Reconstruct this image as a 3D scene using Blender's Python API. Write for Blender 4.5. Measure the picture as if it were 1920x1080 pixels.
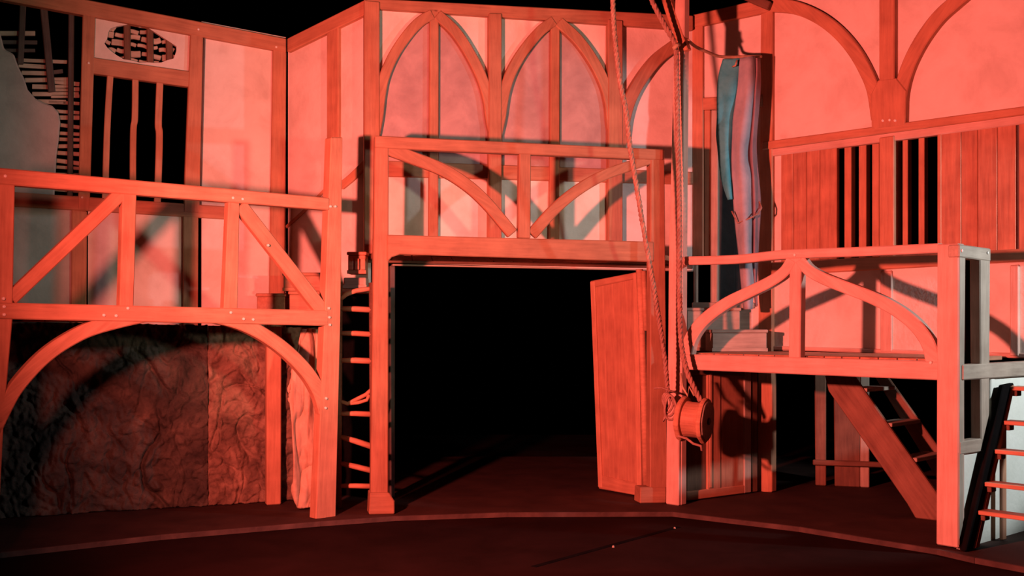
import bpy, bmesh, math, random
from mathutils import Vector, Matrix, noise

random.seed(7)
for o in list(bpy.data.objects):
    bpy.data.objects.remove(o, do_unlink=True)
scene = bpy.context.scene
COL = scene.collection

# ------------------------------------------------------------------ camera
F, HC, HY, CX = 2000.0, 2.4, 610.0, 960.0       # focal length in px, eye height, horizon row, centre column
cam_d = bpy.data.cameras.new('camera')
cam = bpy.data.objects.new('camera', cam_d)
COL.objects.link(cam)
cam_d.sensor_fit = 'HORIZONTAL'
cam_d.sensor_width = 36.0
cam_d.lens = 36.0 * F / 1920.0
cam_d.shift_y = (HY - 540.0) / 1920.0
cam_d.clip_end = 200
cam.location = (0, 0, HC)
cam.rotation_euler = (math.pi / 2, 0, 0)
scene.camera = cam

# ------------------------------------------------------------------ world, lights, exposure
world = bpy.data.worlds.new('dark_studio')
scene.world = world
world.use_nodes = True
world.node_tree.nodes['Background'].inputs[0].default_value = (0.0, 0.0, 0.0, 1)
world.node_tree.nodes['Background'].inputs[1].default_value = 0.0

def spot(name, loc, target, power, color, angle, blend, radius):
    d = bpy.data.lights.new(name, 'SPOT')
    d.energy = power
    d.color = color
    d.spot_size = math.radians(angle)
    d.spot_blend = blend
    d.shadow_soft_size = radius
    o = bpy.data.objects.new(name, d)
    COL.objects.link(o)
    o.location = loc
    o.rotation_euler = (Vector(target) - Vector(loc)).to_track_quat('-Z', 'Y').to_euler()
    return o

spot('red_stage_lamp', (-3.5, 5.8, 3.25), (1.95, 13.3, 3.4), 8900, (1.0, 0.16, 0.122), 124, 1.0, 0.15)
spot('white_stage_lamp', (5.8, 4.0, 3.3), (-2.3, 15.0, 4.9), 1050, (1.0, 1.0, 0.70), 36, 0.25, 0.26)
spot('cool_side_lamp', (8.6, 10.1, 3.7), (4.6, 12.9, 2.4), 820, (0.90, 0.95, 1.0), 66, 0.25, 0.1)

scene.view_settings.view_transform = 'Standard'
scene.view_settings.look = 'None'
scene.view_settings.exposure = 0.0
scene.view_settings.gamma = 1.0
scene.view_settings.use_curve_mapping = False

# ------------------------------------------------------------------ materials
def new_mat(name):
    m = bpy.data.materials.new(name)
    m.use_nodes = True
    nt = m.node_tree
    return m, nt, nt.nodes['Principled BSDF']

def ramp(nt, fac, stops):
    r = nt.nodes.new('ShaderNodeValToRGB')
    els = r.color_ramp.elements
    while len(els) < len(stops):
        els.new(0.5)
    for e, (p, c) in zip(els, stops):
        e.position = p
        e.color = (*c, 1)
    nt.links.new(fac, r.inputs[0])
    return r

def wood(name, dark, light, rough=0.6, bump=0.25, scale=1.0):
    m, nt, b = new_mat(name)
    tc = nt.nodes.new('ShaderNodeTexCoord')
    oi = nt.nodes.new('ShaderNodeObjectInfo')
    mp = nt.nodes.new('ShaderNodeMapping')
    mp.inputs['Scale'].default_value = (1.3 * scale, 17 * scale, 17 * scale)
    nt.links.new(tc.outputs['Object'], mp.inputs['Vector'])
    mul = nt.nodes.new('ShaderNodeMath'); mul.operation = 'MULTIPLY'; mul.inputs[1].default_value = 37.0
    nt.links.new(oi.outputs['Random'], mul.inputs[0])
    n1 = nt.nodes.new('ShaderNodeTexNoise'); n1.noise_dimensions = '4D'
    n1.inputs['Scale'].default_value = 1.6; n1.inputs['Detail'].default_value = 6; n1.inputs['Roughness'].default_value = 0.65
    nt.links.new(mp.outputs[0], n1.inputs['Vector']); nt.links.new(mul.outputs[0], n1.inputs['W'])
    n2 = nt.nodes.new('ShaderNodeTexNoise'); n2.noise_dimensions = '4D'
    n2.inputs['Scale'].default_value = 3.5; n2.inputs['Detail'].default_value = 4
    nt.links.new(tc.outputs['Object'], n2.inputs['Vector']); nt.links.new(mul.outputs[0], n2.inputs['W'])
    mx = nt.nodes.new('ShaderNodeMath'); mx.operation = 'MULTIPLY_ADD'; mx.inputs[1].default_value = 0.55
    nt.links.new(n1.outputs['Fac'], mx.inputs[0])
    m2 = nt.nodes.new('ShaderNodeMath'); m2.operation = 'MULTIPLY'; m2.inputs[1].default_value = 0.45
    nt.links.new(n2.outputs['Fac'], m2.inputs[0]); nt.links.new(m2.outputs[0], mx.inputs[2])
    r = ramp(nt, mx.outputs[0], [(0.33, dark), (0.64, light)])
    nt.links.new(r.outputs[0], b.inputs['Base Color'])
    bp = nt.nodes.new('ShaderNodeBump'); bp.inputs['Strength'].default_value = bump; bp.inputs['Distance'].default_value = 0.01
    nt.links.new(n1.outputs['Fac'], bp.inputs['Height']); nt.links.new(bp.outputs[0], b.inputs['Normal'])
    b.inputs['Roughness'].default_value = rough
    b.inputs['Specular IOR Level'].default_value = 0.25
    return m

def mottle(name, cols, scale=2.0, detail=8, rough=0.85, bump=0.2, bscale=18.0, lo=0.3, hi=0.7, spec=0.2):
    m, nt, b = new_mat(name)
    tc = nt.nodes.new('ShaderNodeTexCoord')
    n1 = nt.nodes.new('ShaderNodeTexNoise'); n1.inputs['Scale'].default_value = scale
    n1.inputs['Detail'].default_value = detail; n1.inputs['Roughness'].default_value = 0.6; n1.inputs['Distortion'].default_value = 0.4
    nt.links.new(tc.outputs['Object'], n1.inputs['Vector'])
    k = len(cols)
    r = ramp(nt, n1.outputs['Fac'], [(lo + (hi - lo) * i / (k - 1), c) for i, c in enumerate(cols)])
    nt.links.new(r.outputs[0], b.inputs['Base Color'])
    n2 = nt.nodes.new('ShaderNodeTexNoise'); n2.inputs['Scale'].default_value = bscale; n2.inputs['Detail'].default_value = 5
    nt.links.new(tc.outputs['Object'], n2.inputs['Vector'])
    bp = nt.nodes.new('ShaderNodeBump'); bp.inputs['Strength'].default_value = bump; bp.inputs['Distance'].default_value = 0.02
    nt.links.new(n2.outputs['Fac'], bp.inputs['Height']); nt.links.new(bp.outputs[0], b.inputs['Normal'])
    b.inputs['Roughness'].default_value = rough
    b.inputs['Specular IOR Level'].default_value = spec
    return m

M = {}
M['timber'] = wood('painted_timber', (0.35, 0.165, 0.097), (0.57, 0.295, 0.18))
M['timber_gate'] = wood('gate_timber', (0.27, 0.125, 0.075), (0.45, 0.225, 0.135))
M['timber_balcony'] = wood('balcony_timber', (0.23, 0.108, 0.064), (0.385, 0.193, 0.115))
M['timber_pale'] = wood('pale_timber', (0.44, 0.29, 0.23), (0.62, 0.45, 0.37))
M['timber_wall'] = wood('brown_wall_timber', (0.34, 0.155, 0.09), (0.54, 0.265, 0.155))
M['timber_dark'] = wood('dark_stained_timber', (0.09, 0.045, 0.03), (0.20, 0.105, 0.065))  # dark wood; on the lintel and under-gallery panel it also paints shade
M['timber_grey'] = wood('dark_grey_timber', (0.05, 0.04, 0.038), (0.13, 0.10, 0.09))
M['lath'] = wood('pale_lath', (0.32, 0.25, 0.19), (0.62, 0.52, 0.42))
M['plank'] = wood('stained_plank', (0.26, 0.11, 0.065), (0.54, 0.26, 0.155), scale=0.7)
M['door'] = wood('old_door_board', (0.30, 0.13, 0.08), (0.50, 0.25, 0.15), scale=0.8)
M['door_dark'] = wood('dark_stair_board', (0.12, 0.055, 0.035), (0.26, 0.14, 0.09), scale=0.8)  # darker board colour holds the shade under the right gallery
M['step'] = wood('grey_step_board', (0.28, 0.22, 0.17), (0.46, 0.38, 0.30))
M['plaster'] = mottle('cream_plaster', [(0.58, 0.53, 0.47), (0.70, 0.66, 0.60), (0.76, 0.73, 0.67)], 1.9)
M['plaster_grey'] = mottle('grey_plaster', [(0.34, 0.31, 0.29), (0.45, 0.41, 0.38), (0.52, 0.48, 0.45)], 1.4)
M['plaster_white'] = mottle('white_plaster', [(0.66, 0.69, 0.60), (0.78, 0.80, 0.72)], 2.2)
M['rock'] = mottle('painted_rock_canvas', [(0.02, 0.018, 0.016), (0.055, 0.046, 0.038), (0.10, 0.08, 0.062), (0.20, 0.15, 0.11)], 2.4, 14, bump=0.9, bscale=22, lo=0.3, hi=0.78)  # darker copy of the rock, shade painted into its colour
M['rock_brown'] = mottle('painted_brown_rock', [(0.05, 0.03, 0.022), (0.16, 0.10, 0.07), (0.28, 0.18, 0.125), (0.40, 0.27, 0.19)], 3.0, 14, bump=0.9, bscale=22, lo=0.3, hi=0.74)  # lit copy of the rock, red light painted into its colour
M['mauve_plaster'] = mottle('mauve_grey_plaster', [(0.30, 0.22, 0.215), (0.38, 0.285, 0.275), (0.46, 0.345, 0.33)], 2.6)
M['drape'] = mottle('tan_drape', [(0.42, 0.27, 0.18), (0.66, 0.48, 0.34)], 3.0, bump=0.4, bscale=12)
M['floor'] = mottle('black_stage_floor', [(0.011, 0.006, 0.005), (0.020, 0.010, 0.009)], 1.1, rough=0.8, bump=0.08, bscale=14, spec=0.02)
M['platform'] = mottle('dark_platform_floor', [(0.030, 0.015, 0.012), (0.058, 0.029, 0.023)], 1.6, rough=0.8, bump=0.1, bscale=14, spec=0.15)
M['edge'] = mottle('worn_edge_strip', [(0.04, 0.025, 0.022), (0.10, 0.065, 0.055)], 3)  # lighter tone paints in the light caught by the platform lip
M['slate'] = mottle('slate_blue_board', [(0.035, 0.05, 0.055), (0.06, 0.08, 0.085)], 2.5)
M['black'] = mottle('black_drape_cloth', [(0.003, 0.003, 0.003), (0.007, 0.006, 0.006)], 3, spec=0.02)  # black cloth; also paints the shade on the steep stair stringer
M['rope'] = mottle('brown_rope', [(0.22, 0.12, 0.09), (0.42, 0.26, 0.20)], 14, bump=0.3, bscale=60)
M['cord'] = mottle('tan_cord', [(0.35, 0.25, 0.16), (0.5, 0.38, 0.26)], 14, bump=0.3, bscale=60)
M['teal'] = mottle('teal_cloth', [(0.035, 0.32, 0.40), (0.09, 0.50, 0.58)], 3.5, bump=0.3)
M['bluegrey'] = mottle('blue_grey_cloth', [(0.24, 0.30, 0.35), (0.38, 0.42, 0.47)], 3.0, bump=0.3)  # blue cloth greyed by red light painted into the colour
M['mauve'] = mottle('mauve_cloth', [(0.20, 0.14, 0.16), (0.30, 0.22, 0.24)], 3.0, bump=0.3)  # same blue cloth, red light painted in more strongly
M['nail'] = mottle('pale_nail_head', [(0.75, 0.70, 0.62), (0.85, 0.80, 0.72)], 10, rough=0.35, spec=0.6)

# ------------------------------------------------------------------ geometry helpers
class Plane:
    """a vertical plane in the set, given by two (image column, depth) stations"""
    def __init__(s, a, b):
        (pa, da), (pb, db) = a, b
        s.A = Vector(((pa - CX) / F * da, da, 0)); s.B = Vector(((pb - CX) / F * db, db, 0))
        s.u = (s.B - s.A).normalized()
        n = Vector((s.u.y, -s.u.x, 0))
        if n.dot(-s.A) < 0:
            n = -n
        s.n = n
    def shifted(s, off):
        q = Plane.__new__(Plane)
        q.A = s.A + s.n * off; q.B = s.B + s.n * off; q.u = s.u; q.n = s.n
        return q
    def P(s, px, py, off=0.0):
        r = Vector(((px - CX) / F, 1.0, (HY - py) / F))
        a = s.A + s.n * off
        t = a.dot(s.n) / r.dot(s.n)
        return Vector((0, 0, HC)) + r * t
    def floor_y(s, px, z=0.0):
        d = s.P(px, HY).y
        return HY + (HC - z) * F / d

WM = {}
def link(o, parent, Mw):
    COL.objects.link(o)
    WM[o.name] = Mw
    if parent is not None:
        o.parent = parent
        o.matrix_basis = WM[parent.name].inverted() @ Mw
    else:
        o.matrix_basis = Mw
    return o

def piece(name, verts, faces, mat, parent=None, xdir=None, n=None, bevel=0.012, smooth=False):
    c = sum(verts, Vector()) / len(verts)
    if xdir is None:
        Mw = Matrix.Translation(c)
    else:
        x = xdir.normalized()
        z = n.normalized() if n is not None else Vector((0, 0, 1))
        z = (z - x * z.dot(x)).normalized()
        y = z.cross(x)
        Mw = Matrix.Translation(c) @ Matrix((x, y, z)).transposed().to_4x4()
    inv = Mw.inverted()
    me = bpy.data.meshes.new(name)
    bm = bmesh.new()
    vs = [bm.verts.new(inv @ v) for v in verts]
    for f in faces:
        try:
            bm.faces.new([vs[i] for i in f])
        except ValueError:
            pass
    bmesh.ops.recalc_face_normals(bm, faces=bm.faces)
    if bevel:
        es = [e for e in bm.edges if len(e.link_faces) == 2 and e.calc_face_angle(0) > 0.7]
        bmesh.ops.bevel(bm, geom=es, offset=bevel, segments=1, affect='EDGES', clamp_overlap=True)
    if smooth:
        for f in bm.faces:
            f.smooth = True
    bm.to_mesh(me); bm.free()
    me.materials.append(M[mat] if isinstance(mat, str) else mat)
    o = bpy.data.objects.new(name, me)
    return link(o, parent, Mw)

def slab(name, pl, poly, t0, t1, mat, parent, bevel=0.012, jit=0.0):
    """a board whose outline lies on a set plane, from offset t0 to t1 in front of it"""
    fr = [pl.P(x, y, t1) for x, y in poly]
    bk = [v + pl.n * (t0 - t1) for v in fr]
    k = len(fr)
    faces = [list(range(k)), list(range(2 * k - 1, k - 1, -1))]
    faces += [[i, (i + 1) % k, (i + 1) % k + k, i + k] for i in range(k)]
    e = max(((fr[(i + 1) % k] - fr[i]) for i in range(k)), key=lambda v: v.length)
    return piece(name, fr + bk, faces, mat, parent, e, pl.n, bevel)

def smooth_path(pts, per=6):
    pts = [Vector(p) for p in pts]
    if len(pts) < 3:
        return pts
    q = [pts[0] * 2 - pts[1]] + pts + [pts[-1] * 2 - pts[-2]]
    out = []
    for i in range(1, len(q) - 2):
        p0, p1, p2, p3 = q[i - 1], q[i], q[i + 1], q[i + 2]
        for j in range(per):
            t = j / per
            out.append(0.5 * ((2 * p1) + (p2 - p0) * t + (2 * p0 - 5 * p1 + 4 * p2 - p3) * t * t + (3 * p1 - p0 - 3 * p2 + p3) * t ** 3))
    out.append(pts[-1])
    return out

def ribbon(name, pl, pts, w, t0, t1, mat, parent, w2=None, bevel=0.012):
    """a straight or curved timber following a centre line on a set plane"""
    c = smooth_path([(x, y) for x, y in pts])
    k = len(c)
    L, R = [], []
    for i in range(k):
        d = (c[min(i + 1, k - 1)] - c[max(i - 1, 0)]).normalized()
        nn = Vector((-d.y, d.x))
        ww = w if w2 is None else w + (w2 - w) * i / (k - 1)
        a, b = c[i] + nn * ww / 2, c[i] - nn * ww / 2
        L.append(pl.P(a.x, a.y, t1)); R.append(pl.P(b.x, b.y, t1))
    dn = pl.n * (t0 - t1)
    vs = L + R + [v + dn for v in L] + [v + dn for v in R]
    fs = []
    for i in range(k - 1):
        fs += [[i, i + 1, k + i + 1, k + i], [2 * k + i, 3 * k + i, 3 * k + i + 1, 2 * k + i + 1],
               [i, 2 * k + i, 2 * k + i + 1, i + 1], [k + i, k + i + 1, 3 * k + i + 1, 3 * k + i]]
    fs += [[0, k, 3 * k, 2 * k], [k - 1, 3 * k - 1, 4 * k - 1, 2 * k - 1]]
    return piece(name, vs, fs, mat, parent, L[-1] - L[0], pl.n, bevel)

def prism(name, bottom, top, mat, parent, bevel=0.01, xdir=None):
    """a closed block between two rings of world points"""
    k = len(bottom)
    vs = [Vector(v) for v in bottom] + [Vector(v) for v in top]
    fs = [list(range(k))[::-1], list(range(k, 2 * k))] + [[i, (i + 1) % k, (i + 1) % k + k, i + k] for i in range(k)]
    e = xdir or max(((vs[(i + 1) % k] - vs[i]) for i in range(k)), key=lambda v: v.length)
    return piece(name, vs, fs, mat, parent, e, Vector((0, 0, 1)) if abs(e.normalized().z) < 0.9 else Vector((0, 1, 0)), bevel)

def block(name, c, u, v, lu, lv, z0, z1, mat, parent, bevel=0.01):
    """a box on plan: corner c, along u by lu and v by lv"""
    c = Vector(c); u = Vector(u); v = Vector(v)
    ring = [c, c + u * lu, c + u * lu + v * lv, c + v * lv]
    return prism(name, [Vector((p.x, p.y, z0)) for p in ring], [Vector((p.x, p.y, z1)) for p in ring], mat, parent, bevel)

def deck(parent, a0, a1, b0, b1, z0, z1, k, mat, gap=0.005):
    """deck boards from the front line a0-a1 to the back line b0-b1"""
    for i in range(k):
        s0, s1 = i / k, (i + 1) / k
        g = gap / max((a1 - a0).length, 0.1)
        q = [a0.lerp(a1, s0 + g), a0.lerp(a1, s1 - g), b0.lerp(b1, s1 - g), b0.lerp(b1, s0 + g)]
        prism('deck_plank', [Vector((p.x, p.y, z0)) for p in q], [Vector((p.x, p.y, z1)) for p in q], mat, parent, 0.006, xdir=b0 - a0)

def tube_data(path, rad, sides=8, radii=None):
    vs, fs = [], []
    k = len(path)
    up = Vector((0, 0, 1))
    prev = None
    for i, p in enumerate(path):
        d = (path[min(i + 1, k - 1)] - path[max(i - 1, 0)]).normalized()
        if prev is None:
            a = up if abs(d.z) < 0.8 else Vector((1, 0, 0))
            x = (a - d * a.dot(d)).normalized()
        else:
            x = (prev - d * prev.dot(d)).normalized()
        prev = x
        y = d.cross(x)
        r = radii[i] if radii else rad
        for j in range(sides):
            t = 2 * math.pi * j / sides
            vs.append(p + x * math.cos(t) * r + y * math.sin(t) * r)
    for i in range(k - 1):
        for j in range(sides):
            a, b = i * sides + j, i * sides + (j + 1) % sides
            fs.append([a, b, b + sides, a + sides])
    fs.append(list(range(sides))[::-1]); fs.append(list(range((k - 1) * sides, k * sides)))
    return vs, fs

def tube(name, path, rad, mat, parent, sides=8, radii=None, smooth=True):
    vs, fs = tube_data(path, rad, sides, radii)
    return piece(name, vs, fs, mat, parent, None, None, 0, smooth)

def twisted(name, ctrl, rad, mat, parent=None, turns_per_m=5.0):
    """a laid rope of three strands"""
    path = smooth_path(ctrl, 10)
    fine = [path[0]]
    for a, b in zip(path, path[1:]):
        m = max(1, int((b - a).length / 0.03))
        fine += [a.lerp(b, (j + 1) / m) for j in range(m)]
    vs, fs = [], []
    for s in range(3):
        acc = 0.0
        pts = []
        for i, p in enumerate(fine):
            if i:
                acc += (p - fine[i - 1]).length
            d = (fine[min(i + 1, len(fine) - 1)] - fine[max(i - 1, 0)]).normalized()
            a = Vector((0, 1, 0)) if abs(d.y) < 0.8 else Vector((1, 0, 0))
            x = (a - d * a.dot(d)).normalized(); y = d.cross(x)
            t = acc * turns_per_m * 2 * math.pi + s * 2 * math.pi / 3
            pts.append(p + (x * math.cos(t) + y * math.sin(t)) * rad * 0.5)
        v, f = tube_data(pts, rad * 0.58, 6)
        b = len(vs); vs += v; fs += [[i + b for i in g] for g in f]
    return piece(name, vs, fs, mat, parent, None, None, 0, True)

def at(px, py, d):
    return Vector(((px - CX) / F * d, d, HC + (HY - py) / F * d))

def root(name, loc, label, cat, kind=None, group=None):
    o = bpy.data.objects.new(name, None)
    o.empty_display_size = 0.2
    link(o, None, Matrix.Translation(Vector(loc)))
    return tag(o, label, cat, kind, group)

def tag(o, label, cat, kind=None, group=None):
    o['label'] = label; o['category'] = cat
    if kind: o['kind'] = kind
    if group: o['group'] = group
    return o

NAIL = None
def nail(pl, px, py, off, parent, r=0.022):
    global NAIL
    if NAIL is None:
        NAIL = bpy.data.meshes.new('nail')
        bm = bmesh.new()
        ring0 = [bm.verts.new((math.cos(t) * 1, math.sin(t) * 1, -0.6)) for t in [i * math.pi / 4 for i in range(8)]]
        ring1 = [bm.verts.new((math.cos(t) * .8, math.sin(t) * .8, 0.3)) for t in [i * math.pi / 4 for i in range(8)]]
        top = bm.verts.new((0, 0, 0.55))
        for i in range(8):
            bm.faces.new([ring0[i], ring0[(i + 1) % 8], ring1[(i + 1) % 8], ring1[i]])
            bm.faces.new([ring1[i], ring1[(i + 1) % 8], top])
        bm.to_mesh(NAIL); bm.free()
        NAIL.materials.append(M['nail'])
    o = bpy.data.objects.new('nail', NAIL)
    z = pl.n; x = pl.u; y = z.cross(x)
    Mw = Matrix.Translation(pl.P(px, py, off)) @ Matrix((x, y, z)).transposed().to_4x4() @ Matrix.Scale(r, 4)
    return link(o, parent, Mw)

# ------------------------------------------------------------------ the plan of the set
PL_L = Plane((100, 14.5), (537, 15.7))          # upper flat on the left
PL_R = Plane((537, 15.7), (688, 14.8))          # return flat to the gate wall
PL_W = Plane((688, 14.8), (1250, 15.85))        # wall with pointed arches
PL_D = Plane((1300, 16.0), (1445, 15.4))        # narrow flat with the doorway
PL_RW = Plane((1445, 15.4), (1920, 12.92))      # long flat on the right
PL_LG = Plane((20, 10.76), (610, 13.33))        # left gallery front
PL_LR = Plane((0, 13.2), (500, 14.45))          # rock canvas under the left gallery
PL_G = Plane((690, 13.52), (1250, 14.46))       # gate and balcony front
PL_RF = Plane((1285, 14.2), (1775, 11.48))      # right gallery front
e0 = PL_RF.P(1797, HY)
e1 = e0 - PL_RF.n * 3.0
PL_EF = Plane((1797, e0.y), (CX + F * e1.x / e1.y, e1.y))   # open end of the right gallery

# ------------------------------------------------------------------ floor and platform
def ground(px, py, z=0.0):
    d = (HC - z) * F / (py - HY)
    return Vector(((px - CX) / F * d, d, z))

fl = prism('floor', [(-14, 2.0, -0.26), (14, 2.0, -0.26), (14, 24, -0.26), (-14, 24, -0.26)],
           [(-14, 2.0, -0.06), (14, 2.0, -0.06), (14, 24, -0.06), (-14, 24, -0.06)], 'floor', None, 0)
tag(fl, 'black painted stage floor in front of the timber set', 'floor', 'structure')
edge_px = [(-260, 1068), (0, 1036), (300, 1003), (600, 978), (740, 968), (950, 961), (1262, 960), (1500, 988), (1760, 1030), (1830, 1046), (2150, 1105)]
front = [ground(x, y) for x, y in edge_px]
ring = front + [Vector((9.5, 19.5, 0)), Vector((-10.5, 19.5, 0))]
pf = prism('floor_platform', [Vector((p.x, p.y, -0.058)) for p in ring], ring, 'platform', None, 0)
tag(pf, 'low dark platform on which the timber set stands', 'floor', 'structure')
for a, b in zip(front, front[1:]):
    d = (b - a).normalized(); nn = Vector((d.y, -d.x, 0)) * 0.03
    prism('edge_strip', [a + Vector((0, 0, -.057)), b + Vector((0, 0, -.057)), b + nn + Vector((0, 0, -.057)), a + nn + Vector((0, 0, -.057))],
          [a + Vector((0, 0, .006)), b + Vector((0, 0, .006)), b + nn + Vector((0, 0, .002)), a + nn + Vector((0, 0, .002))], 'edge', pf, 0.004)
ga, gb = ground(1000, 1063, -0.06), ground(1272, 988, -0.06)
gd = (gb - ga).normalized(); gn = Vector((gd.y, -gd.x, 0)) * 0.035
prism('seam_strip', [ga - gn, gb - gn, gb + gn, ga + gn], [p + Vector((0, 0, .004)) for p in (ga - gn, gb - gn, gb + gn, ga + gn)], 'black', fl, 0)
for x, y in ((1265, 991), (1150, 1026)):
    p = ground(x, y, -0.058)
    o = bpy.data.objects.new('floor_pin', bpy.data.meshes.new('floor_pin'))
    bm = bmesh.new(); bmesh.ops.create_cone(bm, cap_ends=True, segments=8, radius1=0.014, radius2=0.010, depth=0.02); bm.to_mesh(o.data); bm.free()
    o.data.materials.append(M['step']); link(o, fl, Matrix.Translation(p + Vector((0, 0, .008))))

# ------------------------------------------------------------------ wall_left : barred window, broken plaster and laths
wl = root('wall_left', PL_L.P(300, PL_L.floor_y(300)), 'tall plaster flat with barred window and broken lath corner', 'wall', 'structure')
def fy(pl, x): return pl.floor_y(x)
slab('plaster_panel', PL_L, [(378, 40), (536, 70), (536, fy(PL_L, 536)), (378, fy(PL_L, 378))], -0.06, 0, 'plaster', wl, 0)
slab('plaster_panel', PL_L, [(165, 385), (362, 400), (362, fy(PL_L, 362)), (165, fy(PL_L, 165))], -0.06, 0, 'plaster', wl, 0)
slab('plaster_panel', PL_L, [(-90, 372), (160, 388), (160, fy(PL_L, 160)), (-90, fy(PL_L, -90))], -0.06, 0, 'plaster_grey', wl, 0)
# broken plaster, thick ragged edge
rag = [(-90, 20), (-20, 48), (0, 60), (8, 92), (26, 101), (34, 124), (45, 146), (52, 168), (66, 184), (80, 192), (98, 198), (109, 210), (113, 228), (110, 262), (106, 290), (104, 330), (101, 385), (-90, 372)]
slab('broken_plaster', PL_L, rag, -0.05, 0.03, 'plaster_grey', wl, 0.02)
# panel over the window, with a ragged hole
hole = []
for i in range(28):
    t = 2 * math.pi * i / 28
    k = 0.93 + 0.05 * math.sin(3 * t + 1) + 0.05 * random.uniform(-1, 1)
    hole.append((262 + 72 * k * math.cos(t), 84 + 37 * k * math.sin(t) + 11 * math.cos(t)))
outer = []
for hx, hy in hole:
    dx, dy = hx - 268, hy - 84
    sx = (98 if dx > 0 else 96) / max(abs(dx), 1e-3)
    ly_ = dy - .16 * dx
    sy = 44 / max(abs(ly_), 1e-3)
    s = min(sx, sy)
    outer.append((268 + dx * s, 84 + dy * s))
vs = [PL_L.P(x, y, 0) for x, y in outer] + [PL_L.P(x, y, 0) for x, y in hole]
vs += [v - PL_L.n * 0.06 for v in vs]
k = 28; fs = []
for i in range(k):
    j = (i + 1) % k
    fs += [[i, j, k + j, k + i], [2 * k + i, 3 * k + i, 3 * k + j, 2 * k + j], [k + i, k + j, 3 * k + j, 3 * k + i], [i, 2 * k + i, 2 * k + j, j]]
piece('plaster_panel', vs, fs, 'plaster', wl, PL_L.u, PL_L.n, 0)
for cx0 in (238, 281, 317):
    ribbon('stud', PL_L, [(cx0, 22 + (cx0 - 170) * .17), (cx0 + 1, 128 + (cx0 - 170) * .12)], 13, -0.075, -0.025, 'timber_dark', wl)
for i, y in enumerate((46, 59, 72, 86, 101, 115)):
    x0 = 190 + random.uniform(0, 9) + abs(y - 80) * .3; x1 = 336 + random.uniform(-10, 6)
    cuts = [x0, 214 + random.uniform(-6, 6), 238, 260 + random.uniform(-5, 5), 281, 300 + random.uniform(-4, 4), 317, x1]
    for c0, c1 in zip(cuts, cuts[1:]):
        if random.random() < .2 or c1 - c0 < 6:
            continue
        ja, jb = random.uniform(-3, 3), random.uniform(-3, 3)
        ribbon('lath', PL_L, [(c0 + 1, y + (c0 - 262) * .13 + ja), ((c0 + c1) / 2, y + ((c0 + c1) / 2 - 262) * .13 + random.uniform(-2, 2)), (c1 - 1, y + (c1 - 262) * .13 + jb)], random.uniform(6, 12), -0.12, -0.08, 'lath', wl, bevel=0.008)
# exposed corner: studs and laths
for pts, w in (([(44, -14), (38, 120)], 12), ([(80, -6), (97, 172)], 14), ([(134, 4), (131, 372)], 11)):
    ribbon('stud', PL_L, pts, w, -0.10, -0.04, 'timber_grey', wl)
rows = [(62, -40, 66), (78, -40, 70), (94, -20, 66), (112, 30, 126), (122, 34, 86), (136, 40, 88), (136, 92, 118), (150, 46, 132), (162, 60, 128), (176, 60, 148), (190, 70, 124)]
for y, x0, x1 in rows:
    tl = random.uniform(-4, 6)
    ribbon('lath', PL_L, [(x0, y), (x1, y + tl)], random.uniform(6, 9), -0.13, -0.095, 'lath' if random.random() > .25 else 'timber_grey', wl, bevel=0.005)
y = 152
while y < 372:
    ribbon('lath', PL_L, [(90 + random.uniform(-4, 6), y + random.uniform(-2, 2)), (149, y + 3 + random.uniform(-3, 3))], random.uniform(6, 8.5), -0.13, -0.095, 'lath', wl, bevel=0.005)
    y += 13.5
# timbers
T0, T1 = -0.06, 0.07
slab('rail', PL_L, [(-90, -50), (537, 72), (537, 98), (-90, -18)], T0, T1 + .01, 'timber_wall', wl)
slab('post', PL_L, [(155, 22), (179, 27), (168, 395), (146, 393)], T0, T1, 'timber_wall', wl)
slab('post', PL_L, [(357, 60), (381, 65), (374, 400), (344, 398)], T0, T1, 'timber_wall', wl)
slab('post', PL_L, [(512, 92), (537, 97), (531, fy(PL_L, 531)), (500, fy(PL_L, 500))], T0, T1, 'timber_wall', wl)
slab('window_header', PL_L, [(173, 107), (360, 134), (357, 163), (172, 137)], T0, T1 - .01, 'timber_wall', wl)
slab('rail', PL_L, [(-90, 352), (440, 388), (440, 412), (-90, 380)], T0, T1 - .005, 'timber_wall', wl)
slab('post', PL_L, [(134, 392), (163, 396), (160, fy(PL_L, 160)), (132, fy(PL_L, 132))], T0, T1 - .01, 'timber_wall', wl)
slab('post', PL_L, [(343, 404), (372, 406), (370, fy(PL_L, 370)), (343, fy(PL_L, 343))], T0, T1 - .01, 'timber_wall', wl)
for pts, w in (([(207, 138), (202, 220), (199, 300), (197, 375)], 12), ([(254, 146), (253, 220), (250, 250), (249, 380)], 12), ([(300, 153), (297, 230), (299, 260), (295, 385)], 13)):
    ribbon('window_bar', PL_L, pts, w, -0.03, 0.03, 'timber', wl, bevel=0.008)
slab('panel_bead', PL_L, [(382, 68), (385, 69), (377, 400), (374, 400)], 0, 0.03, 'timber_grey', wl, 0)
for x, y in ((166, 118), (372, 55), (518, 88), (154, 370)):
    nail(PL_L, x, y, T1 + .012, wl, 0.018)

# wing flat added out of view on the left to block the red lamp
blocker = prism('wall_wing', [(-4.37, 8.2, -.06), (-4.41, 8.3, -.06), (-8.6, 8.3, -.06), (-8.6, 8.2, -.06)], [(-4.37, 8.2, 7.0), (-4.41, 8.3, 7.0), (-8.6, 8.3, 7.0), (-8.6, 8.2, 7.0)], 'black', None, 0)
tag(blocker, 'tall black masking flat downstage at the edge of the stage', 'wall', 'structure')

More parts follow.
